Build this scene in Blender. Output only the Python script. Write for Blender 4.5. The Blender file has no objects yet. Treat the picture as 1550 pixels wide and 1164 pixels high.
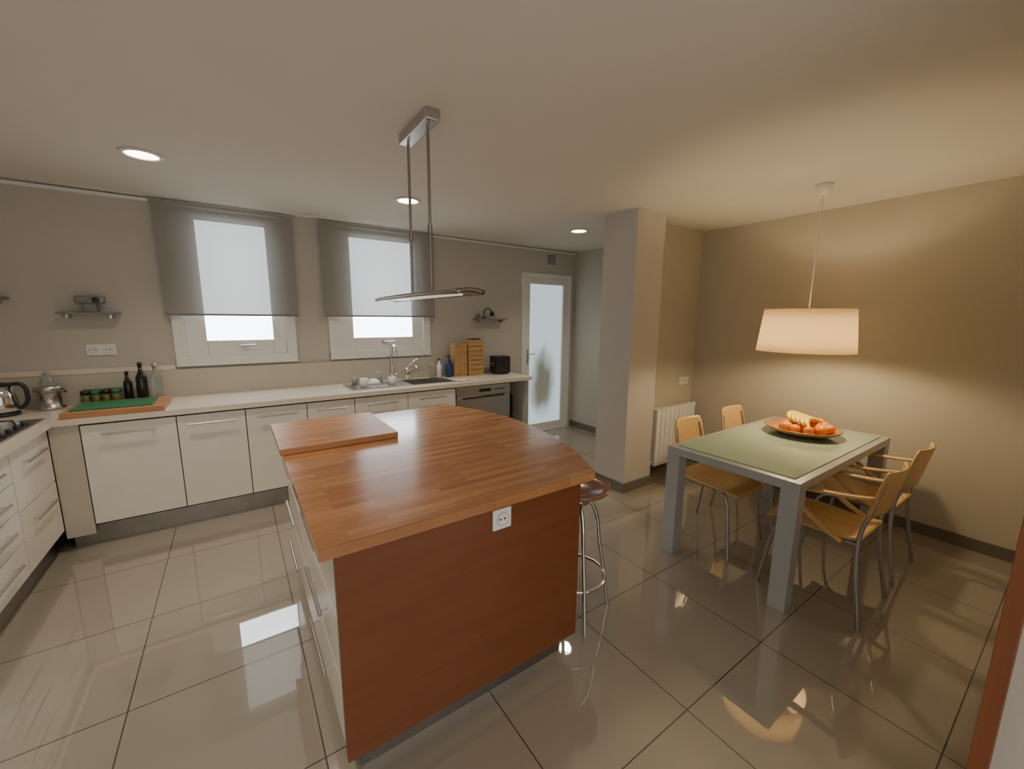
import bpy, bmesh, math, random
from mathutils import Vector, Matrix, Euler
random.seed(4)
COL = bpy.context.scene.collection
H = 2.515; YB = 4.42; XR = 4.2; XL = -1.68

# ---------------------------------------------------------------- materials
def newmat(name):
    m = bpy.data.materials.new(name); m.use_nodes = True
    nt = m.node_tree
    return m, nt, nt.nodes['Principled BSDF']
def pbr(name, col, rough=0.5, metal=0.0, var=0.06, nscale=8.0, bump=0.0, bscale=60, coat=0.0, spec=None, stretch=None):
    m, nt, b = newmat(name)
    N, L = nt.nodes, nt.links
    tc = N.new('ShaderNodeTexCoord'); mp = N.new('ShaderNodeMapping')
    L.new(tc.outputs['Object'], mp.inputs[0])
    if stretch: mp.inputs['Scale'].default_value = stretch
    n = N.new('ShaderNodeTexNoise'); n.inputs['Scale'].default_value = nscale; n.inputs['Detail'].default_value = 4
    L.new(mp.outputs[0], n.inputs['Vector'])
    r = N.new('ShaderNodeValToRGB')
    r.color_ramp.elements[0].position = .3; r.color_ramp.elements[1].position = .7
    r.color_ramp.elements[0].color = [c*(1-var) for c in col]+[1]
    r.color_ramp.elements[1].color = [min(1, c*(1+var)) for c in col]+[1]
    L.new(n.outputs['Fac'], r.inputs[0]); L.new(r.outputs[0], b.inputs['Base Color'])
    b.inputs['Roughness'].default_value = rough; b.inputs['Metallic'].default_value = metal
    b.inputs['Coat Weight'].default_value = coat
    if spec is not None: b.inputs['Specular IOR Level'].default_value = spec
    if bump:
        n2 = N.new('ShaderNodeTexNoise'); n2.inputs['Scale'].default_value = bscale
        L.new(mp.outputs[0], n2.inputs['Vector'])
        bp = N.new('ShaderNodeBump'); bp.inputs['Strength'].default_value = bump; bp.inputs['Distance'].default_value = .01
        L.new(n2.outputs['Fac'], bp.inputs['Height']); L.new(bp.outputs[0], b.inputs['Normal'])
    return m
def emis(name, col, s):
    m, nt, b = newmat(name)
    N, L = nt.nodes, nt.links
    b.inputs['Base Color'].default_value = (*col, 1); b.inputs['Roughness'].default_value = .3
    tc = N.new('ShaderNodeTexCoord')
    n = N.new('ShaderNodeTexNoise'); n.inputs['Scale'].default_value = 2.0
    L.new(tc.outputs['Object'], n.inputs['Vector'])
    r = N.new('ShaderNodeValToRGB')
    r.color_ramp.elements[0].color = [c*.9 for c in col]+[1]; r.color_ramp.elements[1].color = [*col, 1]
    L.new(n.outputs['Fac'], r.inputs[0]); L.new(r.outputs[0], b.inputs['Emission Color'])
    b.inputs['Emission Strength'].default_value = s
    return m
def butcher(name, c1, c2, w=.32, h=.04, rot=0, rough=.3, mort=.0006, coat=0, mixf=.75):
    m, nt, b = newmat(name)
    N, L = nt.nodes, nt.links
    tc = N.new('ShaderNodeTexCoord'); mp = N.new('ShaderNodeMapping'); mp.inputs['Rotation'].default_value = (0, 0, rot)
    L.new(tc.outputs['Object'], mp.inputs[0])
    br = N.new('ShaderNodeTexBrick'); br.offset = .37; br.offset_frequency = 2
    br.inputs['Scale'].default_value = 1; br.inputs['Brick Width'].default_value = w; br.inputs['Row Height'].default_value = h
    br.inputs['Mortar Size'].default_value = mort; br.inputs['Mortar Smooth'].default_value = .5; br.inputs['Bias'].default_value = 0
    br.inputs['Color1'].default_value = (*c1, 1); br.inputs['Color2'].default_value = (*c2, 1)
    br.inputs['Mortar'].default_value = (*[c*.8 for c in c2], 1)
    L.new(mp.outputs[0], br.inputs['Vector'])
    mp2 = N.new('ShaderNodeMapping'); mp2.inputs['Scale'].default_value = (3, 60, 20); L.new(mp.outputs[0], mp2.inputs[0])
    n = N.new('ShaderNodeTexNoise'); n.inputs['Scale'].default_value = 1.5; n.inputs['Detail'].default_value = 5
    L.new(mp2.outputs[0], n.inputs['Vector'])
    r = N.new('ShaderNodeValToRGB'); r.color_ramp.elements[0].color = (.70, .66, .62, 1); r.color_ramp.elements[1].color = (1.12, 1.12, 1.12, 1)
    r.color_ramp.elements[0].position = .25; r.color_ramp.elements[1].position = .75
    L.new(n.outputs['Fac'], r.inputs[0])
    mx = N.new('ShaderNodeMix'); mx.data_type = 'RGBA'; mx.blend_type = 'MULTIPLY'; mx.inputs[0].default_value = mixf
    L.new(br.outputs['Color'], mx.inputs[6]); L.new(r.outputs[0], mx.inputs[7])
    L.new(mx.outputs[2], b.inputs['Base Color'])
    b.inputs['Roughness'].default_value = rough; b.inputs['Coat Weight'].default_value = coat; b.inputs['Coat Roughness'].default_value = .12
    return m

M = {}
M['wall'] = pbr('wall_paint', (.53, .50, .45), .85, var=.02, nscale=2, bump=.08, bscale=180)
M['wallr'] = pbr('wall_paint_lamplit', (.51, .475, .395), .85, var=.02, nscale=2, bump=.08, bscale=180)  # wall paint with the yellowish lamplight of the dining side mixed into its colour
M['ceil'] = pbr('ceiling_paint', (.72, .685, .62), .9, var=.015, nscale=2)
M['white'] = pbr('white_lacquer', (.78, .75, .69), .3, var=.02)
M['pvc'] = pbr('window_frame_white', (.78, .78, .76), .4, var=.02)
M['panel'] = pbr('backsplash_panel', (.52, .48, .41), .4, var=.03)
M['ctop'] = pbr('counter_laminate', (.70, .64, .54), .3, var=.03, nscale=40)
M['steel'] = pbr('brushed_steel', (.55, .54, .52), .3, 1.0, var=.08, nscale=10, stretch=(1, 1, 30))
M['steeld'] = pbr('dark_steel', (.30, .28, .26), .38, 1.0, var=.1)
M['chrome'] = pbr('chrome', (.72, .72, .72), .12, 1.0, var=.02)
M['alu'] = pbr('grey_aluminium_paint', (.45, .47, .47), .3, .2, var=.03)
M['tube'] = pbr('grey_tube', (.42, .42, .42), .3, .8, var=.03)
M['black'] = pbr('black_plastic', (.02, .02, .022), .35, var=.1)
M['greyp'] = pbr('grey_plastic', (.22, .22, .22), .5, var=.1)
M['base'] = pbr('taupe_skirting', (.15, .13, .105), .3, var=.06)
M['top'] = butcher('butcher_block', (.56, .275, .115), (.37, .15, .052), w=.38, h=.036, rough=.24, coat=.5)
M['board'] = butcher('chopping_board_wood', (.55, .29, .14), (.41, .185, .08), w=.6, h=.045, rough=.4)
M['cherry'] = pbr('cherry_veneer', (.18, .054, .017), .36, var=.08, nscale=3, stretch=(1, 1, 12))
M['birch'] = pbr('birch_ply', (.66, .42, .18), .33, var=.06, nscale=4, stretch=(8, 1, 8))
M['oakw'] = pbr('oak_box', (.46, .28, .12), .5, var=.15, nscale=5, stretch=(1, 1, 10))
M['green'] = pbr('green_mat', (.03, .19, .08), .5, var=.05)
M['stool'] = pbr('stool_seat_wood', (.27, .12, .06), .2, var=.2, nscale=6, coat=.4)
M['doorw'] = pbr('door_casing_wood', (.22, .07, .025), .4, var=.15, nscale=3, stretch=(10, 10, 1))
M['orange'] = pbr('orange_peel', (.85, .28, .03), .4, var=.1, bump=.1)
M['apple'] = pbr('apple_skin', (.62, .12, .04), .3, var=.3, nscale=20)
M['banana'] = pbr('banana_skin', (.80, .58, .07), .45, var=.12, nscale=20)
M['bottle'] = pbr('dark_glass', (.015, .02, .012), .1, var=.1)
M['blue'] = pbr('blue_glass', (.02, .05, .16), .15, var=.1)
M['spice'] = pbr('spice_green', (.12, .14, .04), .5, var=.4, nscale=25)
M['clear'] = pbr('clear_glass', (.8, .85, .82), .05)
M['clear'].node_tree.nodes['Principled BSDF'].inputs['Transmission Weight'].default_value = .85
M['shade_dark'] = pbr('gap_shade', (.05, .045, .04), .8)  # near-black carcass colour, paints in the shade between cabinet fronts
M['day'] = emis('frosted_glass_daylight_glow', (.86, .94, 1.0), 9.0)  # frosted pane emits by itself in place of daylight from outside
M['bulb'] = emis('warm_bulb', (1, .82, .55), 90)
M['spot'] = emis('downlight_lamp', (1, .84, .62), 14)
M['led'] = emis('strip_diffuser', (1, .93, .8), .5)

# floor tiles
m, nt, b = newmat('polished_floor_tiles'); N, L = nt.nodes, nt.links
tc = N.new('ShaderNodeTexCoord'); mp = N.new('ShaderNodeMapping'); mp.inputs['Location'].default_value = (.49+6.37, -.77+6.37, 0)
L.new(tc.outputs['Object'], mp.inputs[0])
br = N.new('ShaderNodeTexBrick'); br.offset = 0; br.squash = 1
br.inputs['Scale'].default_value = 1; br.inputs['Brick Width'].default_value = .637; br.inputs['Row Height'].default_value = .637
br.inputs['Mortar Size'].default_value = .0028; br.inputs['Mortar Smooth'].default_value = .1
br.inputs['Color1'].default_value = (.36, .325, .27, 1); br.inputs['Color2'].default_value = (.345, .31, .255, 1); br.inputs['Mortar'].default_value = (.06, .048, .038, 1)
L.new(mp.outputs[0], br.inputs['Vector'])
n = N.new('ShaderNodeTexNoise'); n.inputs['Scale'].default_value = 3; n.inputs['Detail'].default_value = 6; L.new(mp.outputs[0], n.inputs['Vector'])
r = N.new('ShaderNodeValToRGB'); r.color_ramp.elements[0].color = (.93, .93, .93, 1); r.color_ramp.elements[1].color = (1.05, 1.05, 1.05, 1); L.new(n.outputs['Fac'], r.inputs[0])
mx = N.new('ShaderNodeMix'); mx.data_type = 'RGBA'; mx.blend_type = 'MULTIPLY'; mx.inputs[0].default_value = 1
L.new(br.outputs['Color'], mx.inputs[6]); L.new(r.outputs[0], mx.inputs[7])
L.new(mx.outputs[2], b.inputs['Base Color']); b.inputs['Roughness'].default_value = .5; b.inputs['Specular IOR Level'].default_value = .3
gl = N.new('ShaderNodeBsdfGlossy'); gl.inputs['Roughness'].default_value = .02; gl.inputs['Color'].default_value = (1, .98, .95, 1)
fr_ = N.new('ShaderNodeFresnel'); fr_.inputs['IOR'].default_value = 2.1
ms = N.new('ShaderNodeMixShader'); L.new(fr_.outputs[0], ms.inputs[0]); L.new(b.outputs[0], ms.inputs[1]); L.new(gl.outputs[0], ms.inputs[2])
L.new(ms.outputs[0], N['Material Output'].inputs['Surface'])
M['floor'] = m

def fabric(name, col, transp, transl):
    m = bpy.data.materials.new(name); m.use_nodes = True; nt = m.node_tree; N, L = nt.nodes, nt.links
    N.clear(); out = N.new('ShaderNodeOutputMaterial')
    tc = N.new('ShaderNodeTexCoord'); n = N.new('ShaderNodeTexNoise'); n.inputs['Scale'].default_value = 120
    L.new(tc.outputs['Object'], n.inputs['Vector'])
    r = N.new('ShaderNodeValToRGB'); r.color_ramp.elements[0].color = [c*.85 for c in col]+[1]; r.color_ramp.elements[1].color = [min(1, c*1.12) for c in col]+[1]
    L.new(n.outputs['Fac'], r.inputs[0])
    d = N.new('ShaderNodeBsdfDiffuse'); t = N.new('ShaderNodeBsdfTranslucent'); tr = N.new('ShaderNodeBsdfTransparent')
    L.new(r.outputs[0], d.inputs[0]); L.new(r.outputs[0], t.inputs[0])
    m1 = N.new('ShaderNodeMixShader'); m1.inputs[0].default_value = transl; L.new(d.outputs[0], m1.inputs[1]); L.new(t.outputs[0], m1.inputs[2])
    m2 = N.new('ShaderNodeMixShader'); m2.inputs[0].default_value = transp; L.new(m1.outputs[0], m2.inputs[1]); L.new(tr.outputs[0], m2.inputs[2])
    L.new(m2.outputs[0], out.inputs[0]); return m
M['blind'] = fabric('blind_mesh_fabric', (.34, .325, .30), .075, .08)
M['lshade'] = fabric('linen_lampshade', (.80, .69, .50), 0.0, .45)
M['tglass'] = pbr('green_frosted_glass', (.42, .54, .42), .12, var=.02, coat=.5)

# door glass: frosted pane, its own emission standing in for daylight, with one faint blurred shape low down
m, nt, b = newmat('door_frosted_glow'); N, L = nt.nodes, nt.links
tc = N.new('ShaderNodeTexCoord'); mp = N.new('ShaderNodeMapping'); L.new(tc.outputs['Object'], mp.inputs[0])
mp.inputs['Scale'].default_value = (1/.30, 0, 1/.62); mp.inputs['Location'].default_value = (-3.56/.30, 0, -.72/.62)
n = N.new('ShaderNodeTexNoise'); n.inputs['Scale'].default_value = 1.6; n.inputs['Detail'].default_value = 1; L.new(mp.outputs[0], n.inputs['Vector'])
va = N.new('ShaderNodeMixRGB'); va.blend_type = 'LINEAR_LIGHT'; va.inputs[0].default_value = .35; L.new(mp.outputs[0], va.inputs[1]); L.new(n.outputs['Color'], va.inputs[2])
gt = N.new('ShaderNodeTexGradient'); gt.gradient_type = 'SPHERICAL'; L.new(va.outputs[0], gt.inputs[0])
r = N.new('ShaderNodeValToRGB'); L.new(gt.outputs['Fac'], r.inputs[0]); r.color_ramp.interpolation = 'EASE'
e = r.color_ramp.elements; e[0].position = 0; e[0].color = (.50, .60, .62, 1); e[1].position = .75; e[1].color = (.12, .115, .085, 1)
L.new(r.outputs[0], b.inputs['Emission Color']); b.inputs['Emission Strength'].default_value = 1.3; b.inputs['Base Color'].default_value = (.05, .055, .06, 1); b.inputs['Roughness'].default_value = .25
M['dglass'] = m

# ---------------------------------------------------------------- geometry helpers
def group(name, loc=(0, 0, 0), rz=0):
    e = bpy.data.objects.new(name, None); e.empty_display_size = .05
    e.location = loc; e.rotation_euler = (0, 0, rz); COL.objects.link(e); return e
def addmesh(name, me, mat, parent=None, loc=None, smooth=False, rot=None):
    ob = bpy.data.objects.new(name, me); COL.objects.link(ob)
    me.materials.clear(); me.materials.append(mat)
    if parent: ob.parent = parent
    if loc: ob.location = loc
    if rot: ob.rotation_euler = rot
    if smooth:
        for p in me.polygons: p.use_smooth = True
    return ob
def boxes(name, lst, mat, bev=0.0, parent=None, loc=None, rot=None):
    bm = bmesh.new()
    for (x0, x1, y0, y1, z0, z1) in lst:
        b2 = bmesh.new(); bmesh.ops.create_cube(b2, size=1)
        bmesh.ops.scale(b2, vec=(x1-x0, y1-y0, z1-z0), verts=b2.verts)
        bmesh.ops.translate(b2, vec=((x0+x1)/2, (y0+y1)/2, (z0+z1)/2), verts=b2.verts)
        if bev: bmesh.ops.bevel(b2, geom=b2.edges[:], offset=bev, segments=2, affect='EDGES', profile=.6)
        t = bpy.data.meshes.new('t'); b2.to_mesh(t); b2.free(); bm.from_mesh(t); bpy.data.meshes.remove(t)
    me = bpy.data.meshes.new(name); bm.to_mesh(me); bm.free()
    return addmesh(name, me, mat, parent, loc, rot=rot)
def box(name, x0, x1, y0, y1, z0, z1, mat, bev=0.0, parent=None, **k):
    return boxes(name, [(x0, x1, y0, y1, z0, z1)], mat, bev, parent, **k)
def prism(name, poly, z0, z1, mat, bev=0, parent=None):
    bm = bmesh.new(); vs = [bm.verts.new((x, y, z0)) for x, y in poly]
    f = bm.faces.new(vs); r = bmesh.ops.extrude_face_region(bm, geom=[f])
    bmesh.ops.translate(bm, vec=(0, 0, z1-z0), verts=[v for v in r['geom'] if isinstance(v, bmesh.types.BMVert)])
    bmesh.ops.recalc_face_normals(bm, faces=bm.faces[:])
    if bev:
        ed = [e for e in bm.edges if abs(e.verts[0].co.z-e.verts[1].co.z) < 1e-6]
        bmesh.ops.bevel(bm, geom=ed, offset=bev, segments=2, affect='EDGES')
    me = bpy.data.meshes.new(name); bm.to_mesh(me); bm.free(); return addmesh(name, me, mat, parent)
def lathe(name, prof, mat, parent=None, loc=(0, 0, 0), seg=40, rot=None, sc=None):
    vs, fs = [], []
    for r, z in prof:
        for i in range(seg):
            a = 2*math.pi*i/seg; vs.append((r*math.cos(a), r*math.sin(a), z))
    for j in range(len(prof)-1):
        for i in range(seg):
            k = (i+1) % seg; fs.append((j*seg+i, j*seg+k, (j+1)*seg+k, (j+1)*seg+i))
    me = bpy.data.meshes.new(name); me.from_pydata(vs, [], fs)
    bm = bmesh.new(); bm.from_mesh(me); bmesh.ops.remove_doubles(bm, verts=bm.verts, dist=1e-6)
    bmesh.ops.recalc_face_normals(bm, faces=bm.faces[:]); bm.to_mesh(me); bm.free()
    ob = addmesh(name, me, mat, parent, loc, True, rot)
    if sc: ob.scale = sc
    return ob
def cyl(name, p, r, z0, z1, mat, parent=None, seg=32):
    return lathe(name, [(0, z0), (r*.97, z0), (r, z0+min(.003, (z1-z0)*.1)), (r, z1-min(.003, (z1-z0)*.1)), (r*.97, z1), (0, z1)], mat, parent, (p[0], p[1], 0), seg)
def tube(name, pts, r, mat, parent=None, smooth=True, cyclic=False, res=10, radii=None):
    cu = bpy.data.curves.new(name, 'CURVE'); cu.dimensions = '3D'; cu.bevel_depth = r; cu.bevel_resolution = 4; cu.use_fill_caps = True; cu.resolution_u = res
    if smooth:
        s = cu.splines.new('BEZIER'); s.bezier_points.add(len(pts)-1)
        for i, p in enumerate(pts):
            q = s.bezier_points[i]; q.co = p; q.handle_left_type = q.handle_right_type = 'AUTO'
            if radii: q.radius = radii[i]
    else:
        s = cu.splines.new('POLY'); s.points.add(len(pts)-1)
        for i, p in enumerate(pts):
            s.points[i].co = (*p, 1)
            if radii: s.points[i].radius = radii[i]
    s.use_cyclic_u = cyclic
    ob = bpy.data.objects.new('tmp', cu); COL.objects.link(ob)
    dg = bpy.context.evaluated_depsgraph_get(); me = bpy.data.meshes.new_from_object(ob.evaluated_get(dg))
    bpy.data.objects.remove(ob); bpy.data.curves.remove(cu)
    me.name = name
    return addmesh(name, me, mat, parent, None, True)
def sheet(name, f, nu, nv, th, mat, parent=None):
    vs = [f(i/nu, j/nv) for j in range(nv+1) for i in range(nu+1)]
    fs = [(j*(nu+1)+i, j*(nu+1)+i+1, (j+1)*(nu+1)+i+1, (j+1)*(nu+1)+i) for j in range(nv) for i in range(nu)]
    me = bpy.data.meshes.new(name); me.from_pydata(vs, [], fs)
    ob = addmesh(name, me, mat, parent, None, True)
    if th:
        s = ob.modifiers.new('s', 'SOLIDIFY'); s.thickness = th; s.offset = 0
    return ob
def handle_x(parent, xc, y, z, w=.26):
    tube('handle', [(xc-w/2, y-.03, z), (xc+w/2, y-.03, z)], .007, M['steel'], parent, False)
    for s in (-1, 1): tube('handle_post', [(xc+s*(w/2-.025), y, z), (xc+s*(w/2-.025), y-.03, z)], .004, M['steel'], parent, False)
def handle_y(parent, x, yc, z, d, w=.26):
    tube('handle', [(x+d*.03, yc-w/2, z), (x+d*.03, yc+w/2, z)], .007, M['steel'], parent, False)
    for s in (-1, 1): tube('handle_post', [(x, yc+s*(w/2-.025), z), (x+d*.03, yc+s*(w/2-.025), z)], .004, M['steel'], parent, False)

# ---------------------------------------------------------------- room shell
W1 = (-.40, .475, 1.19, 2.44); W2 = (.81, 1.845, 1.19, 2.44); D1 = (3.16, 4.02, 0, 2.19)
box('floor', XL-.1, XR+.1, -1.2, YB+.2, -.1, 0, M['floor'])
box('ceiling', XL-.1, XR+.1, -.5, YB+.2, H, H+.1, M['ceil'])
y0, y1 = YB, YB+.15
boxes('wall_back', [(XL, W1[0], y0, y1, 0, H), (W1[0], W1[1], y0, y1, 0, W1[2]), (W1[0], W1[1], y0, y1, W1[3], H),
    (W1[1], W2[0], y0, y1, 0, H), (W2[0], W2[1], y0, y1, 0, W2[2]), (W2[0], W2[1], y0, y1, W2[3], H),
    (W2[1], D1[0], y0, y1, 0, H), (D1[0], D1[1], y0, y1, D1[3], H), (D1[1], XR+.1, y0, y1, 0, H)], M['wall'])
box('wall_left', XL-.1, XL, -.5, y1, 0, H, M['wall'])
box('wall_right', XR, XR+.1, -.12, 2.72, 0, H, M['wallr'])
box('wall_alcove', 4.1, XR+.1, 2.72, YB, 0, H, M['wall'])
box('wall_radiator', 3.25, XR, 2.56, 2.72, 0, H, M['wallr'])
CX0, CX1, CY0 = 2.87, 3.25, 2.35
box('wall_column', CX0, CX1, CY0, 2.72, 0, H, M['wall'])
box('wall_front', 1.54, XR, -.12, .018, 0, H, M['wall'])
box('trim_1', 1.50, 1.60, .0185, .053, 0, H, M['doorw'], .002)
bh = .085
box('baseboard_right', XR-.015, XR, .02, 2.56, 0, bh, M['base'])
box('baseboard_radiator', CX1+.015, XR-.015, 2.545, 2.56, 0, bh, M['base'])
boxes('baseboard_column', [(CX0-.015, CX1+.015, CY0-.015, CY0, 0, bh), (CX0-.015, CX0, CY0, 2.72, 0, bh), (CX1, CX1+.015, CY0, 2.545, 0, bh)], M['base'])
box('baseboard_alcove', 4.085, 4.1, 2.72, YB, 0, bh, M['base'])
box('trim_2', XL, -.47, YB-.03, YB, H-.035, H-.012, M['pvc'])
box('trim_3', 1.92, 4.1, YB-.02, YB, H-.03, H-.012, M['pvc'])

# windows
def window(name, W, gx0, gx1, gz0=1.385, gz1=2.385):
    g = group(name)
    x0, x1, z0, z1 = W
    c = .06
    boxes('casing', [(x0-.02, x0+c, YB-.03, YB+.04, z0, z1), (x1-c, x1+.02, YB-.03, YB+.04, z0, z1), (x0-.02, x1+.02, YB-.035, YB+.04, z0-.02, z0+c), (x0+c, x1-c, YB-.03, YB+.04, z1-.03, z1)], M['pvc'], .004, g)
    boxes('sash', [(x0+c, gx0, YB-.005, YB+.05, z0+c, z1-.03), (gx1, x1-c, YB-.005, YB+.05, z0+c, z1-.03), (gx0, gx1, YB-.005, YB+.05, z0+c, gz0), (gx0, gx1, YB-.005, YB+.05, gz1, z1-.03)], M['pvc'], .006, g)
    box('glass', gx0, gx1, YB+.01, YB+.025, gz0, gz1, M['day'], 0, g)
    xc = (gx0+gx1)/2
    box('handle_base', xc-.035, xc+.035, YB-.017, YB-.004, gz0-.065, gz0-.035, M['steel'], .003, g)
    tube('handle', [(xc, YB-.015, gz0-.05), (xc, YB-.045, gz0-.05), (xc+.1, YB-.045, gz0-.047)], .009, M['steel'], g, False)
window('window_1', W1, -.195, .305)
window('window_2', W2, 1.03, 1.66)
def blind(x0, x1):
    g = group('roller_blind')
    yb = YB-.07
    sheet('fabric', lambda u, v: (x0+u*(x1-x0), yb, 1.61+v*(H-.02-1.61)), 2, 8, 0, M['blind'], g)
    tube('roll', [(x0, yb+.022, H-.03), (x1, yb+.022, H-.03)], .018, M['pvc'], g, False)
    box('bottom_bar', x0, x1, yb-.006, yb+.006, 1.598, 1.615, M['greyp'], .003, g)
blind(-.452, .525); blind(.743, 1.907)

# glazed door
g = group('door_1'); x0, x1, _, z1 = D1
boxes('frame', [(x0, x0+.06, YB-.03, YB+.05, 0, z1), (x1-.06, x1, YB-.03, YB+.05, 0, z1), (x0+.06, x1-.06, YB-.03, YB+.05, z1-.06, z1), (x0+.06, x1-.06, YB-.03, YB+.05, 0, .03)], M['pvc'], .004, g)
boxes('leaf', [(x0+.06, x0+.14, YB-.015, YB+.04, .03, z1-.06), (x1-.14, x1-.06, YB-.015, YB+.04, .03, z1-.06), (x0+.14, x1-.14, YB-.015, YB+.04, z1-.14, z1-.06), (x0+.14, x1-.14, YB-.015, YB+.04, .03, .12)], M['pvc'], .006, g)
box('glass', x0+.14, x1-.14, YB+.01, YB+.02, .12, z1-.14, M['dglass'], 0, g)
box('lock_plate', x0+.09, x0+.12, YB-.022, YB-.014, .98, 1.18, M['steel'], .002, g)
tube('handle', [(x0+.105, YB-.015, 1.12), (x0+.105, YB-.055, 1.12), (x0+.20, YB-.055, 1.12)], .009, M['pvc'], g, False)

# vent
g = group('wall_vent', (3.66, YB, 2.385))
box('plate', -.06, .06, -.015, 0, -.06, .06, M['greyp'], .004, g)
boxes('slats', [(-.045, .045, -.02, -.014, -.045+i*.02, -.037+i*.02) for i in range(5)], M['alu'], 0, g)

# ---------------------------------------------------------------- base cabinets (back)
YF = 3.78; CT = .92
cab = group('kitchen_base_cabinets')
box('carcass', -.905, 1.870, YF+.022, YB-.04, .15, CT-.20, M['shade_dark'], 0, cab)
box('top_rail', -.905, 1.870, YF+.022, YF+.06, CT-.199, CT-.042, M['shade_dark'], 0, cab)
box('toe_kick', -1.03, 1.873, YF+.06, YF+.08, 0, .15, M['steeld'], 0, cab)
bx = [-.905, -.404, .022, .463, .855, 1.355, 1.873]
for i in range(6):
    box('door_panel', bx[i]+.003, bx[i+1]-.003, YF, YF+.02, .165, CT-.055, M['white'], .003, cab)
    xc = (bx[i]+bx[i+1])/2; handle_x(cab, xc, YF, CT-.12, .29 if bx[i+1]-bx[i] > .4 else .25)
box('corner_filler', -1.048, -.908, YF-.002, YF+.018, .10, CT-.042, M['panel'], 0, cab)
g = group('counter_end_panel')
box('panel', 2.80, 2.83, YF+.02, YB-.042, 0, CT-.042, M['white'], .002, g)
boxes('edge_strip', [(2.80, 2.83, YF+.017, YF+.0195, 0, CT-.042)], M['alu'], 0, g)
# worktop
ct = group('kitchen_countertop')
SX0, SX1, SY0, SY1 = 1.45, 1.88, 3.90, 4.24
boxes('worktop_back', [(-1.02, SX0, YF-.02, YB-.04, CT-.04, CT), (SX1, 2.86, YF-.02, YB-.04, CT-.04, CT), (SX0, SX1, YF-.02, SY0, CT-.04, CT), (SX0, SX1, SY1, YB-.04, CT-.04, CT)], M['ctop'], 0, ct)
box('worktop_left', XL+.005, -1.02, 1.2, YB-.04, CT-.04, CT, M['ctop'], 0, ct)
box('backsplash', XL+.005, 3.0, YB-.04, YB-.036+.03, CT-.04, 1.15, M['panel'], .003, ct)
box('backsplash_cap', XL+.005, -.43, YB-.045, YB-.001, 1.15, 1.19, M['ctop'], .003, ct)
# dishwasher
g = group('dishwasher')
box('body', 1.885, 2.55, YF+.031, YB-.06, .15, CT-.045, M['steeld'], 0, g)
box('front', 1.88, 2.555, YF-.005, YF+.03, .15, CT-.16, M['steel'], .004, g)
box('control_panel', 1.88, 2.555, YF-.01, YF+.03, CT-.155, CT-.05, M['steel'], .004, g)
box('display', 2.15, 2.30, YF-.013, YF-.009, CT-.12, CT-.085, M['black'], .001, g)
box('grip', 1.95, 2.48, YF-.008, YF-.003, CT-.185, CT-.165, M['black'], .001, g)
box('toe_kick', 1.88, 2.555, YF+.06, YF+.08, 0, .149, M['steeld'], 0, g)
boxes('buttons', [(2.35+i*.035, 2.37+i*.035, YF-.013, YF-.009, CT-.11, CT-.095) for i in range(4)], M['black'], 0, g)
g = group('waste_bin', (2.68, YF+.30, 0))
lathe('body', [(0, .0), (.09, 0), (.10, .02), (.105, .60), (.10, .66), (.06, .70), (0, .71)], M['black'], g)

# left drawer run
lf = group('drawer_cabinet'); XF = -1.05
box('carcass', XL+.005, XF-.022, 1.22, YB-.06, .15, CT-.042, M['shade_dark'], 0, lf)
box('toe_kick', XF-.08, XF-.06, 1.22, YF-.01, 0, .15, M['steeld'], 0, lf)
for (a, bb, zs) in [(3.22, 3.77, [.165, .52, .865]), (2.6, 3.215, [.165, .36, .54, .70, .865]), (2.0, 2.595, [.165, .36, .54, .70, .865]), (1.25, 1.995, [.165, .52, .865])]:
    for k in range(len(zs)-1):
        box('drawer_front', XF-.02, XF, a+.003, bb-.003, zs[k]+.003, zs[k+1]-.003, M['white'], .003, lf)
        handle_y(lf, XF, (a+bb)/2, zs[k+1]-.07 if len(zs) > 3 else zs[k+1]-.09, 1, .3)

# ---------------------------------------------------------------- sink & faucets
g = group('kitchen_sink')
boxes('rim', [(.86, SX0, SY0-.02, SY1+.02, CT+.0005, CT+.006), (SX1, 1.92, SY0-.02, SY1+.02, CT+.0005, CT+.006), (SX0, SX1, SY0-.02, SY0, CT+.0005, CT+.006), (SX0, SX1, SY1, SY1+.02, CT+.0005, CT+.006)], M['steel'], 0, g)
boxes('drainer_ribs', [(.92, 1.36, SY0+.03+i*.04, SY0+.04+i*.04, CT+.006, CT+.012) for i in range(7)], M['steel'], .002, g)
e_ = .003
boxes('bowl', [(SX0+e_, SX1-e_, SY0+e_, SY1-e_, CT-.17, CT-.165), (SX0+e_, SX0+.006, SY0+e_, SY1-e_, CT-.17, CT+.004), (SX1-.006, SX1-e_, SY0+e_, SY1-e_, CT-.17, CT+.004), (SX0+e_, SX1-e_, SY0+e_, SY0+.006, CT-.17, CT+.004), (SX0+e_, SX1-e_, SY1-.006, SY1-e_, CT-.17, CT+.004)], M['steel'], 0, g)
g = group('gooseneck_faucet', (1.38, 4.31, CT))
lathe('base', [(0, 0), (.028, 0), (.028, .02), (.018, .035), (.016, .07), (0, .07)], M['chrome'], g)
tube('spout', [(0, 0, .05), (0, 0, .3), (0, -.03, .37), (0, -.09, .38), (0, -.14, .34), (0, -.15, .28)], .012, M['chrome'], g)
tube('lever', [(.0, 0, .06), (.05, -.01, .07)], .006, M['chrome'], g, False)
g = group('mixer_tap', (1.55, 4.315, CT))
lathe('base', [(0, 0), (.03, 0), (.028, .10), (.02, .13), (0, .13)], M['chrome'], g)
tube('spout', [(0, 0, .07), (.02, -.08, .14), (.04, -.18, .15), (.045, -.22, .12)], .013, M['chrome'], g)
tube('lever', [(0, 0, .12), (.06, -.02, .19), (.11, -.03, .22)], .009, M['chrome'], g)
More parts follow.
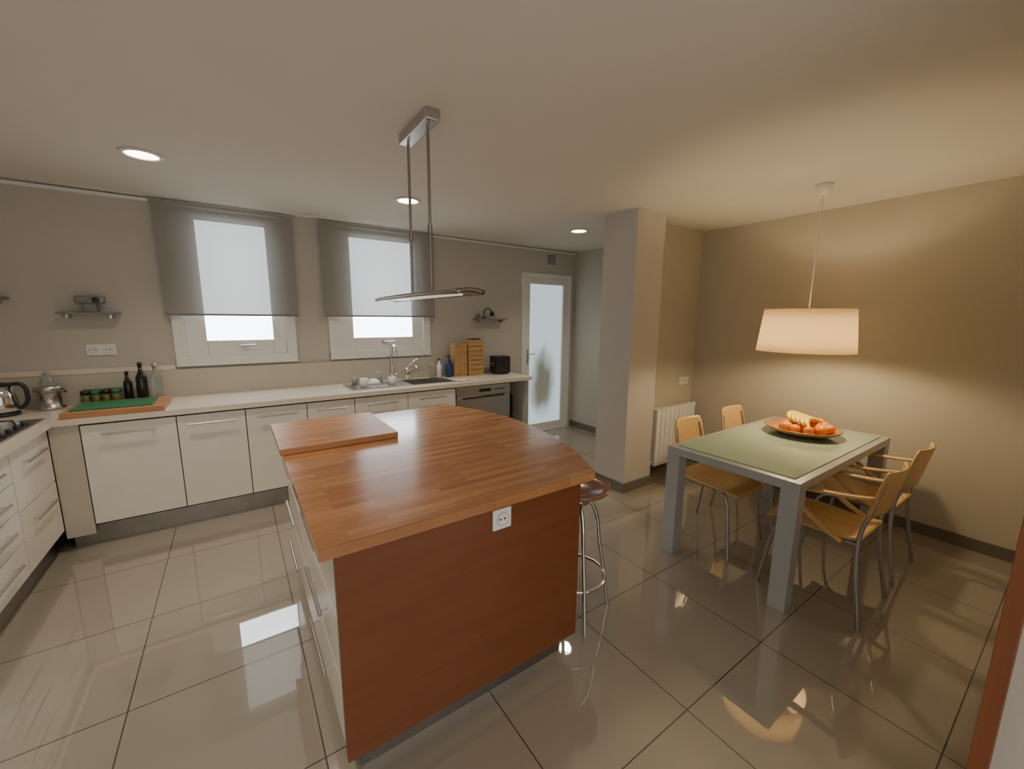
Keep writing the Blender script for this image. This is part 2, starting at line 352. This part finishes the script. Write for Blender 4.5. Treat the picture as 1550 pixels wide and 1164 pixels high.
def cup(nm, x, y, z, r, h, mat):
    g = group(nm, (x, y, z)); lathe('body', [(0, .002), (r*.6, 0), (r*.8, h*.3), (r, h), (r-.004, h), (r*.75, h*.32), (0, .008)], mat, g, seg=28)
    tube('handle', [(r*.85, 0, h*.85), (r*1.3, 0, h*.75), (r*1.3, 0, h*.4), (r*.8, 0, h*.3)], .004, mat, g)
cup('coffee_mug', 1.0, 4.0, CT+.013, .04, .08, M['pvc'])
cup('coffee_mug', 1.28, 4.02, CT+.013, .038, .07, M['pvc'])
g = group('soup_bowl', (1.12, 4.1, CT+.013)); lathe('body', [(0, .05), (.03, .052), (.06, .03), (.075, 0), (.071, 0), (.055, .026), (0, .044)], M['pvc'], g)
g = group('drinking_glass', (.95, 4.14, CT+.013)); lathe('body', [(0, .09), (.028, .09), (.034, 0), (.031, 0), (.026, .085), (0, .085)], M['clear'], g)
g = group('drinking_glass', (1.2, 4.18, CT+.013)); lathe('body', [(0, .11), (.028, .11), (.034, 0), (.031, 0), (.026, .105), (0, .105)], M['clear'], g)
g = group('dish_cloth'); sheet('cloth', lambda u, v: (1.93+u*.16, 3.86+v*.12, CT+.007+.003*math.sin(u*9)*math.cos(v*7)), 12, 8, .003, M['pvc'], g)

def bottle(nm, x, y, z, r, h, mat, cap=None, neck=.35):
    g = group(nm, (x, y, z))
    lathe('body', [(0, 0), (r*.92, 0), (r, r*.15), (r, h*(1-neck)-r*.3), (r*.85, h*(1-neck)), (r*.38, h*(1-neck)+r*.9), (r*.33, h*.95), (0, h*.95)], mat, g, seg=28)
    lathe('cap', [(0, h*.9), (r*.42, h*.9), (r*.42, h), (0, h)], cap or M['black'], g, seg=20); return g
bottle('dish_soap_bottle', 1.93, 4.31, CT, .03, .21, M['pvc'])
bottle('hand_soap_bottle', 1.84, 4.32, CT, .026, .16, M['clear'], M['pvc'])
bottle('blue_bottle', 2.02, 4.25, CT, .045, .25, M['blue'])
g = group('wooden_storage_box', (2.16, 4.28, CT))
boxes('slabs', [(-.08+i*.042, -.04+i*.042, -.06, .06, .0, .39-.01*(i % 2)) for i in range(4)], M['oakw'], .004, g)
g = group('knife_block', (2.36, 4.27, CT))
box('block', -.10, .10, -.07, .07, 0, .42, M['oakw'], .006, g)
boxes('grooves', [(-.08, .08, -.073, -.069, .07+i*.055, .075+i*.055) for i in range(6)], M['cherry'], 0, g)
boxes('knife_handles', [(-.075+i*.045, -.05+i*.045, -.02, .01, .42, .435) for i in range(4)], M['black'], .003, g)
g = group('toaster', (2.68, 4.18, CT))
box('body', -.10, .10, -.09, .09, .01, .22, M['black'], .02, g)
boxes('slots', [(-.075, .075, -.045, -.02, .218, .223), (-.075, .075, .02, .045, .218, .223)], M['steeld'], 0, g)
boxes('lever', [(-.115, -.098, -.02, .02, .12, .14)], M['greyp'], .003, g)
boxes('feet', [(-.08, -.06, -.07, .07, 0, .012), (.06, .08, -.07, .07, 0, .012)], M['greyp'], 0, g)

def shelf(x0, x1, z):
    g = group('wall_shelf')
    box('board', x0, x1, YB-.13, YB, z, z+.018, M['greyp'], .003, g)
    boxes('bracket', [(x0+.04, x0+.055, YB-.1, YB, z-.03, z), (x1-.055, x1-.04, YB-.1, YB, z-.03, z)], M['steel'], .002, g)
shelf(-1.05, -.72, 1.60); shelf(2.44, 2.86, 1.575); shelf(-1.62, -1.29, 1.70)
g = group('wall_speaker', (-.87, YB-.06, 1.618))
box('body', -.085, .075, -.03, .04, 0.065, .12, M['greyp'], .012, g)
box('stand', -.045, .03, -.02, .03, 0, .066, M['greyp'], .006, g)
lathe('lens', [(0, 0), (.02, 0), (.02, .012), (.012, .016), (0, .012)], M['black'], g, (.035, -.03, .092), 24, (math.pi/2, 0, 0))
g = group('small_desk_lamp', (2.55, YB-.07, 1.593))
lathe('base', [(0, 0), (.03, 0), (.03, .012), (0, .015)], M['black'], g)
tube('arm', [(0, 0, .01), (.0, 0, .07), (.05, 0, .12), (.10, 0, .10), (.12, 0, .05)], .006, M['black'], g)
lathe('head', [(0, .03), (.02, .03), (.035, -.02), (.03, -.02), (.015, .02), (0, .02)], M['black'], g, (.12, 0, .05))
g = group('espresso_cup', (2.48, YB-.06, 1.593))
lathe('cup', [(0, 0), (.018, 0), (.026, .05), (.022, .05), (.015, .006), (0, .006)], M['greyp'], g, seg=20)
tube('handle', [(0, -.024, .04), (0, -.038, .032), (0, -.03, .016), (0, -.018, .012)], .003, M['greyp'], g)

def socket(x, y, z, n=1, rot=0):
    g = group('wall_socket', (x, y, z), rot)
    w = .042*n
    box('plate', -w, w, -.01, 0, -.042, .042, M['pvc'], .004, g)
    for i in range(n):
        cx = (i-(n-1)/2)*.08
        lathe('ring', [(.024, 0), (.027, .004), (.022, .004), (.020, -.003), (0, -.003)], M['white'], g, (cx, -.011, 0), 24, (math.pi/2, 0, 0))
        for s in (-1, 1): lathe('pin_hole', [(0, .002), (.004, .002), (.004, 0)], M['black'], g, (cx+s*.01, -.0105, 0), 10, (math.pi/2, 0, 0))
socket(-.865, YB-.001, 1.33, n=2)
socket(4.03, 2.559, .94, n=2)

# ---------------------------------------------------------------- left counter items
g = group('wooden_cutting_board')
box('board', -.985, -.46, YF-.01, 4.2, CT, CT+.04, M['board'], .005, g)
g = group('green_cutting_mat')
box('mat', -.95, -.53, YF+.04, 4.12, CT+.041, CT+.05, M['green'], .003, g)
g = group('spice_jars', (-.84, 4.26, CT+.0))
k = 0
for r_ in range(2):
    for i in range(4):
        lathe('jar_%d' % k, [(0, 0), (.024, 0), (.025, .01), (.025, .085), (0, .085)], M['spice'], g, (-.12+i*.056, -.0+r_*.06, 0), 20)
        lathe('lid_%d' % k, [(0, .086), (.026, .086), (.026, .115), (0, .115)], M['green'] if (k % 2) else M['black'], g, (-.12+i*.056, r_*.06, 0), 20); k += 1
bottle('wine_bottle', -.64, 4.30, CT, .036, .31, M['bottle'])
bottle('balsamic_bottle', -.73, 4.34, CT, .028, .24, M['bottle'])
bottle('olive_oil_bottle', -.55, 4.27, CT, .034, .30, M['clear'], M['steel'])
g = group('electric_kettle', (-1.34, 4.14, CT))
lathe('power_base', [(0, 0), (.085, 0), (.085, .02), (0, .022)], M['black'], g)
lathe('body', [(0, .022), (.08, .022), (.085, .05), (.078, .13), (.062, .20), (0, .202)], M['chrome'], g)
lathe('lid', [(0, .202), (.062, .202), (.05, .22), (.012, .225), (.012, .24), (0, .242)], M['black'], g)
tube('handle', [(.055, 0, .21), (.11, 0, .205), (.13, 0, .14), (.11, 0, .06), (.082, 0, .045)], .013, M['black'], g)
tube('spout', [(-.065, 0, .13), (-.095, 0, .185)], .015, M['chrome'], g, radii=[1.2, .7])
g = group('citrus_juicer', (-1.14, 4.26, CT))
lathe('body', [(0, 0), (.075, 0), (.078, .02), (.062, .03), (.06, .13), (.078, .135), (.078, .17), (.05, .175), (0, .175)], M['steel'], g)
lathe('cone', [(.045, .175), (.03, .22), (.012, .27), (0, .275)], M['clear'], g)
tube('spout', [(.05, -.03, .14), (.095, -.05, .13)], .01, M['steel'], g)
g = group('gas_hob')
box('plate', -1.62, -1.065, 3.12, 3.84, CT, CT+.012, M['steel'], .005, g)
for j, (x, y, r_) in enumerate([(-1.5, 3.30, .05), (-1.26, 3.30, .035), (-1.5, 3.66, .035), (-1.26, 3.66, .05)]):
    lathe('burner_%d' % j, [(0, .012), (r_, .012), (r_, .022), (r_*.8, .03), (0, .032)], M['black'], g, (x, y, CT), 24)
    for a in range(4):
        t = a*math.pi/2
        tube('grate_%d_%d' % (j, a), [(x+.12*math.cos(t), y+.12*math.sin(t), CT+.012), (x+.11*math.cos(t), y+.11*math.sin(t), CT+.045), (x+.03*math.cos(t), y+.03*math.sin(t), CT+.045)], .005, M['black'], g, False)
for i in range(4): lathe('knob_%d' % i, [(0, .012), (.018, .012), (.015, .035), (0, .036)], M['black'], g, (-1.10, 3.34+i*.1, CT), 20)

# ---------------------------------------------------------------- island
IT = .926; IY = .022
isl = group('kitchen_island', (0, IY, 0))
cv = [(1.285, 1.19), (1.395, 1.42), (1.465, 1.66), (1.51, 1.9), (1.52, 2.15), (1.49, 2.4), (1.42, 2.62), (1.36, 2.74)]
def cr(P, n=6):
    out = []
    for i in range(len(P)-1):
        p0 = P[max(i-1, 0)]; p1 = P[i]; p2 = P[i+1]; p3 = P[min(i+2, len(P)-1)]
        for k in range(n):
            t = k/n
            out.append(tuple(.5*((2*p1[d])+(-p0[d]+p2[d])*t+(2*p0[d]-5*p1[d]+4*p2[d]-p3[d])*t*t+(-p0[d]+3*p1[d]-3*p2[d]+p3[d])*t**3) for d in range(2)))
    return out+[P[-1]]
poly = [(.148, 1.19)]+cr(cv)+[(1.33, 2.79), (1.28, 2.81), (.148, 2.82)]
prism('worktop', poly, IT-.042, IT, M['top'], .003, isl)
box('end_panel', .195, 1.225, 1.215, 1.245, .12, IT-.042, M['cherry'], .002, isl)
box('side_panel', 1.20, 1.225, 1.246, 2.76, .12, IT-.042, M['cherry'], .002, isl)
box('carcass', .222, 1.20, 1.246, 2.76, .12, IT-.044, M['white'], 0, isl)
boxes('toe_kick', [(.25, 1.18, 1.28, 2.70, 0, .12)], M['steeld'], 0, isl)
for (a, bb) in [(1.25, 2.0), (2.0, 2.76)]:
    zs = [.125, .37, .62, .875]
    for k in range(3):
        box('drawer_front', .200, .221, a+.003, bb-.003, zs[k]+.003, zs[k+1]-.003, M['white'], .003, isl)
        handle_y(isl, .200, (a+bb)/2-.02, zs[k+1]-.08, -1, .34)
socket(.80, 1.2145+IY, .83)
g = group('chopping_board', (0, IY, 0))
box('board', .135, .72, 2.165, 2.74, IT+.001, IT+.034, M['board'], .004, g)

# bar stool
g = group('bar_stool', (1.435, 1.48, 0), .35)
lathe('seat', [(0, .70), (.06, .702), (.13, .715), (.17, .735), (.178, .73), (.17, .712), (.12, .685), (.05, .672), (0, .672)], M['stool'], g)
lathe('mount', [(0, .64), (.07, .64), (.07, .672), (0, .676)], M['chrome'], g)
for i in range(4):
    a = math.pi/4+i*math.pi/2; c, s = math.cos(a), math.sin(a)
    tube('leg_%d' % (i+1), [(.05*c, .05*s, .66), (.10*c, .10*s, .60), (.14*c, .14*s, .40), (.205*c, .205*s, .0)], .011, M['chrome'], g)
tube('foot_ring', [(.168*math.cos(i*math.pi/8), .168*math.sin(i*math.pi/8), .22) for i in range(16)], .009, M['chrome'], g, cyclic=True)

# ---------------------------------------------------------------- suspended linear lamp above the island
g = group('linear_pendant_light', (.81, 0, 0))
box('canopy', -.035, .035, 1.82, 2.17, H-.05, H, M['steel'], .006, g)
for j, y in enumerate((1.88, 2.13)):
    tube('suspension_rod_%d' % j, [(0, y, H-.05), (0, y, 2.02)], .007, M['steeld'], g, False)
    tube('suspension_sleeve_%d' % j, [(0, y, 2.03), (0, y, 1.99)], .011, M['steeld'], g, False)
    tube('suspension_rod_low_%d' % j, [(0, y, 2.0), (0, y, 1.71)], .006, M['steeld'], g, False)
def wing(u, v):
    x = (u-.5)*.17*(1-.25*abs(2*v-1)**4); y = 1.48+v*1.13
    return (x, y, 1.717-.012*(2*u-1)**2+.004*(1-(2*v-1)**2)-.004)
sheet('wing', wing, 8, 24, .018, M['steeld'], g)
box('light_strip', -.035, .035, 1.62, 2.40, 1.696, 1.705, M['led'], .003, g)

# ---------------------------------------------------------------- downlights
def dl(x, y, p):
    g = group('recessed_downlight', (x, y, H))
    lathe('ring', [(.075, -.001), (.10, -.001), (.103, -.006), (.095, -.012), (.078, -.010), (.075, -.001)], M['pvc'], g)
    lathe('lamp', [(0, -.004), (.075, -.004)], M['spot'], g)
    l = bpy.data.lights.new('downlight', 'SPOT'); l.energy = p; l.spot_size = math.radians(125); l.spot_blend = 1; l.color = (1, .84, .66); l.shadow_soft_size = .07
    o = bpy.data.objects.new('light', l); COL.objects.link(o); o.parent = g; o.location = (0, 0, -.03)
dl(-.35, 3.28, 48); dl(1.23, 3.28, 48); dl(3.10, 3.30, 48); dl(-.38, 1.76, 48)

# ---------------------------------------------------------------- radiator
g = group('radiator')
n = 9; x0 = 3.40; w = .073; yr = 2.41
boxes('sections', [(x0+i*w+.004, x0+(i+1)*w-.004, yr, yr+.08, .12, .71) for i in range(n)], M['pvc'], .012, g)
boxes('core', [(x0+.02, x0+n*w-.02, yr+.02, yr+.06, .15, .69)], M['greyp'], 0, g)
boxes('brackets', [(x0+.1, x0+.13, yr+.07, 2.555, .6, .63), (x0+.5, x0+.53, yr+.07, 2.555, .6, .63)], M['pvc'], 0, g)
tube('pipe', [(x0+.0, yr+.04, .17), (x0-.02, yr+.04, .15), (x0-.02, yr+.04, .002)], .009, M['pvc'], g, False)
tube('pipe_b', [(x0+n*w, yr+.04, .67), (x0+n*w+.03, yr+.04, .67)], .012, M['pvc'], g, False)
lathe('valve', [(0, 0), (.018, 0), (.018, .05), (0, .052)], M['pvc'], g, (x0+n*w+.03, yr+.04, .66), 16)

# ---------------------------------------------------------------- dining table
g = group('dining_table'); X0, X1, Y0, Y1, TZ = 2.37, 3.92, .795, 1.58, .755
boxes('frame', [(X0, X1, Y0, Y0+.075, TZ-.05, TZ), (X0, X1, Y1-.075, Y1, TZ-.05, TZ), (X0, X0+.085, Y0+.075, Y1-.075, TZ-.05, TZ), (X1-.085, X1, Y0+.075, Y1-.075, TZ-.05, TZ)], M['alu'], .002, g)
box('glass_top', X0+.055, X1-.055, Y0+.045, Y1-.045, TZ+.0005, TZ+.006, M['tglass'], .001, g)
boxes('glass_underside', [(X0+.085, X1-.085, Y0+.075, Y1-.075, TZ-.012, TZ)], M['tglass'], 0, g)
L4 = .09
boxes('legs', [(a, a+L4, c, c+L4, 0, TZ-.05) for a in (X0, X1-L4) for c in (Y0, Y1-L4)], M['alu'], .004, g)

# fruit bowl
g = group('fruit_bowl', (3.44, 1.19, TZ+.007))
lathe('bowl', [(0, .003), (.08, .0), (.16, .012), (.225, .040), (.24, .055), (.236, .060), (.215, .048), (.15, .024), (.08, .012), (0, .012)], M['board'], g, seg=56)
fr = [(-.13, 0), (-.08, -.07), (-.07, .07), (0, -.1), (0, .1), (.08, -.07), (.08, .06), (-.03, 0), (.05, -.005), (.14, 0), (-.15, .06), (.12, -.10), (-.14, -.09), (.13, .09), (.04, -.155), (-.06, -.145), (.17, -.05)]
for i, (x, y) in enumerate(fr):
    r_ = random.uniform(.033, .039); m_ = M['apple'] if i in (3, 9) else M['orange']
    d = math.hypot(x, y)
    lathe('fruit_%d' % i, [(r_*math.sin(t*math.pi/12), -r_*.94*math.cos(t*math.pi/12)) for t in range(13)], m_, g, (x, y, .018+max(0, d-.1)*.2+r_), 20)
for i in range(5):
    P = [(-.13+.03*i, -.09+.04*i, .085), (-.08+.03*i, -.05+.04*i, .108), (.0+.03*i, -.035+.04*i, .118), (.07+.03*i, -.055+.04*i, .107), (.11+.03*i, -.085+.04*i, .09)]
    tube('banana_%d' % i, P, .02, M['banana'], g, radii=[.3, .95, 1.05, .9, .25])

# ---------------------------------------------------------------- pendant lamp
g = group('pendant_lamp', (3.41, 1.23, 0))
lathe('ceiling_cup', [(0, H-.07), (.02, H-.07), (.05, H-.02), (.055, H), (0, H)], M['pvc'], g)
tube('cord', [(0, 0, H-.06), (0, 0, 1.62)], .0035, M['pvc'], g, False)
sheet('shade', lambda u, v: ((.30-.03*v)*math.cos(2*math.pi*u), (.30-.03*v)*math.sin(2*math.pi*u), 1.375+.305*v), 64, 4, .002, M['lshade'], g)
for z, r_ in ((1.375, .30), (1.68, .27)):
    tube('ring_%d' % int(z*100), [(r_*math.cos(i*math.pi/12), r_*math.sin(i*math.pi/12), z) for i in range(24)], .003, M['birch'], g, cyclic=True)
for i in range(3):
    a = i*2*math.pi/3; tube('spider_%d' % i, [(0, 0, 1.64), (.27*math.cos(a), .27*math.sin(a), 1.678)], .002, M['steel'], g, False)
cyl('socket', (0, 0), .02, 1.575, 1.65, M['pvc'], g)
lathe('bulb', [(0, -.04), (.02, -.035), (.03, -.012), (.028, .01), (.015, .035), (0, .04)], M['bulb'], g, (0, 0, 1.54), 20)
l = bpy.data.lights.new('bulb_light', 'POINT'); l.energy = 27; l.color = (1, .77, .47); l.shadow_soft_size = .045
o = bpy.data.objects.new('light', l); COL.objects.link(o); o.parent = g; o.location = (0, 0, 1.47)

# ---------------------------------------------------------------- chairs (local: front +Y)
def chair(x, y, rz, arms):
    g = group('dining_chair', (x, y, 0), rz)
    def seat(u, v):
        w = (.205+.012*math.sin(v*math.pi))*(1-.10*(1-v))
        e = max(0, (abs(2*v-1)-.75)/.25); w *= 1-.10*e*e
        X = (2*u-1)*w; Y = -.20+.46*v
        z = .455-.012*(1-(2*u-1)**2)*math.sin(v*math.pi)-.03*max(0, (v-.8)/.2)**2+.02*max(0, (.2-v)/.2)**2
        return (X, Y, z)
    sheet('seat', seat, 14, 14, .012, M['birch'], g)
    def back(u, v):
        w = .19-.02*v; e = max(0, (v-.75)/.25); w *= 1-.12*e*e
        X = (2*u-1)*w
        return (X, -.205-.05*v-.035*(1-(2*u-1)**2), .60+.25*v)
    sheet('backrest', back, 14, 10, .011, M['birch'], g)
    for i, s in enumerate((-1, 1)):
        tube('front_leg_%d' % i, [(s*.15, .05, .438), (s*.18, .15, .43), (s*.19, .18, .40), (s*.225, .25, 0)], .011, M['tube'], g)
        tube('rear_leg_%d' % i, [(s*.225, -.25, 0), (s*.185, -.19, .40), (s*.175, -.19, .50), (s*.165, -.215, .62), (s*.15, -.25, .80)], .011, M['tube'], g)
        tube('side_rail_%d' % i, [(s*.17, .10, .435), (s*.182, -.18, .435)], .009, M['tube'], g, False)
        if arms:
            P = cr([(-.13, .44), (-.03, .49), (.08, .57), (.15, .635), (.13, .665), (.03, .675), (-.12, .69), (-.23, .71)], 5)
            sheet('armrest_%d' % i, lambda u, v, P=P, s=s: (s*(.215+.0*v)+(u-.5)*.045-s*.03*max(0, v-.7)/.3, P[int(round(v*(len(P)-1)))][0], P[int(round(v*(len(P)-1)))][1]), 1, len(P)-1, .013, M['birch'], g)
    tube('cross_rail', [(-.17, .09, .43), (.17, .09, .43)], .009, M['tube'], g, False)
    tube('cross_rail_rear', [(-.18, -.17, .43), (.18, -.17, .43)], .009, M['tube'], g, False)
chair(2.85, 1.49, math.pi, False)
chair(3.54, 1.51, math.pi, False)
chair(2.79, .775, 0, True)
chair(3.42, .785, 0, True)

# ---------------------------------------------------------------- world, camera
w = bpy.data.worlds.new('world'); bpy.context.scene.world = w; w.use_nodes = True
bg = w.node_tree.nodes['Background']; bg.inputs[0].default_value = (1, .94, .85, 1); bg.inputs[1].default_value = 1.15
cam = bpy.data.cameras.new('camera'); cam.sensor_width = 36; cam.lens = 36*612/1550; cam.clip_start = .02
co = bpy.data.objects.new('camera', cam); COL.objects.link(co)
R = Euler((math.radians(90-9.35), 0, math.radians(-34.4))).to_matrix() @ Matrix.Rotation(math.radians(.45), 3, 'Z')
co.location = (0, 0, 1.6); co.rotation_euler = R.to_euler()
bpy.context.scene.camera = co
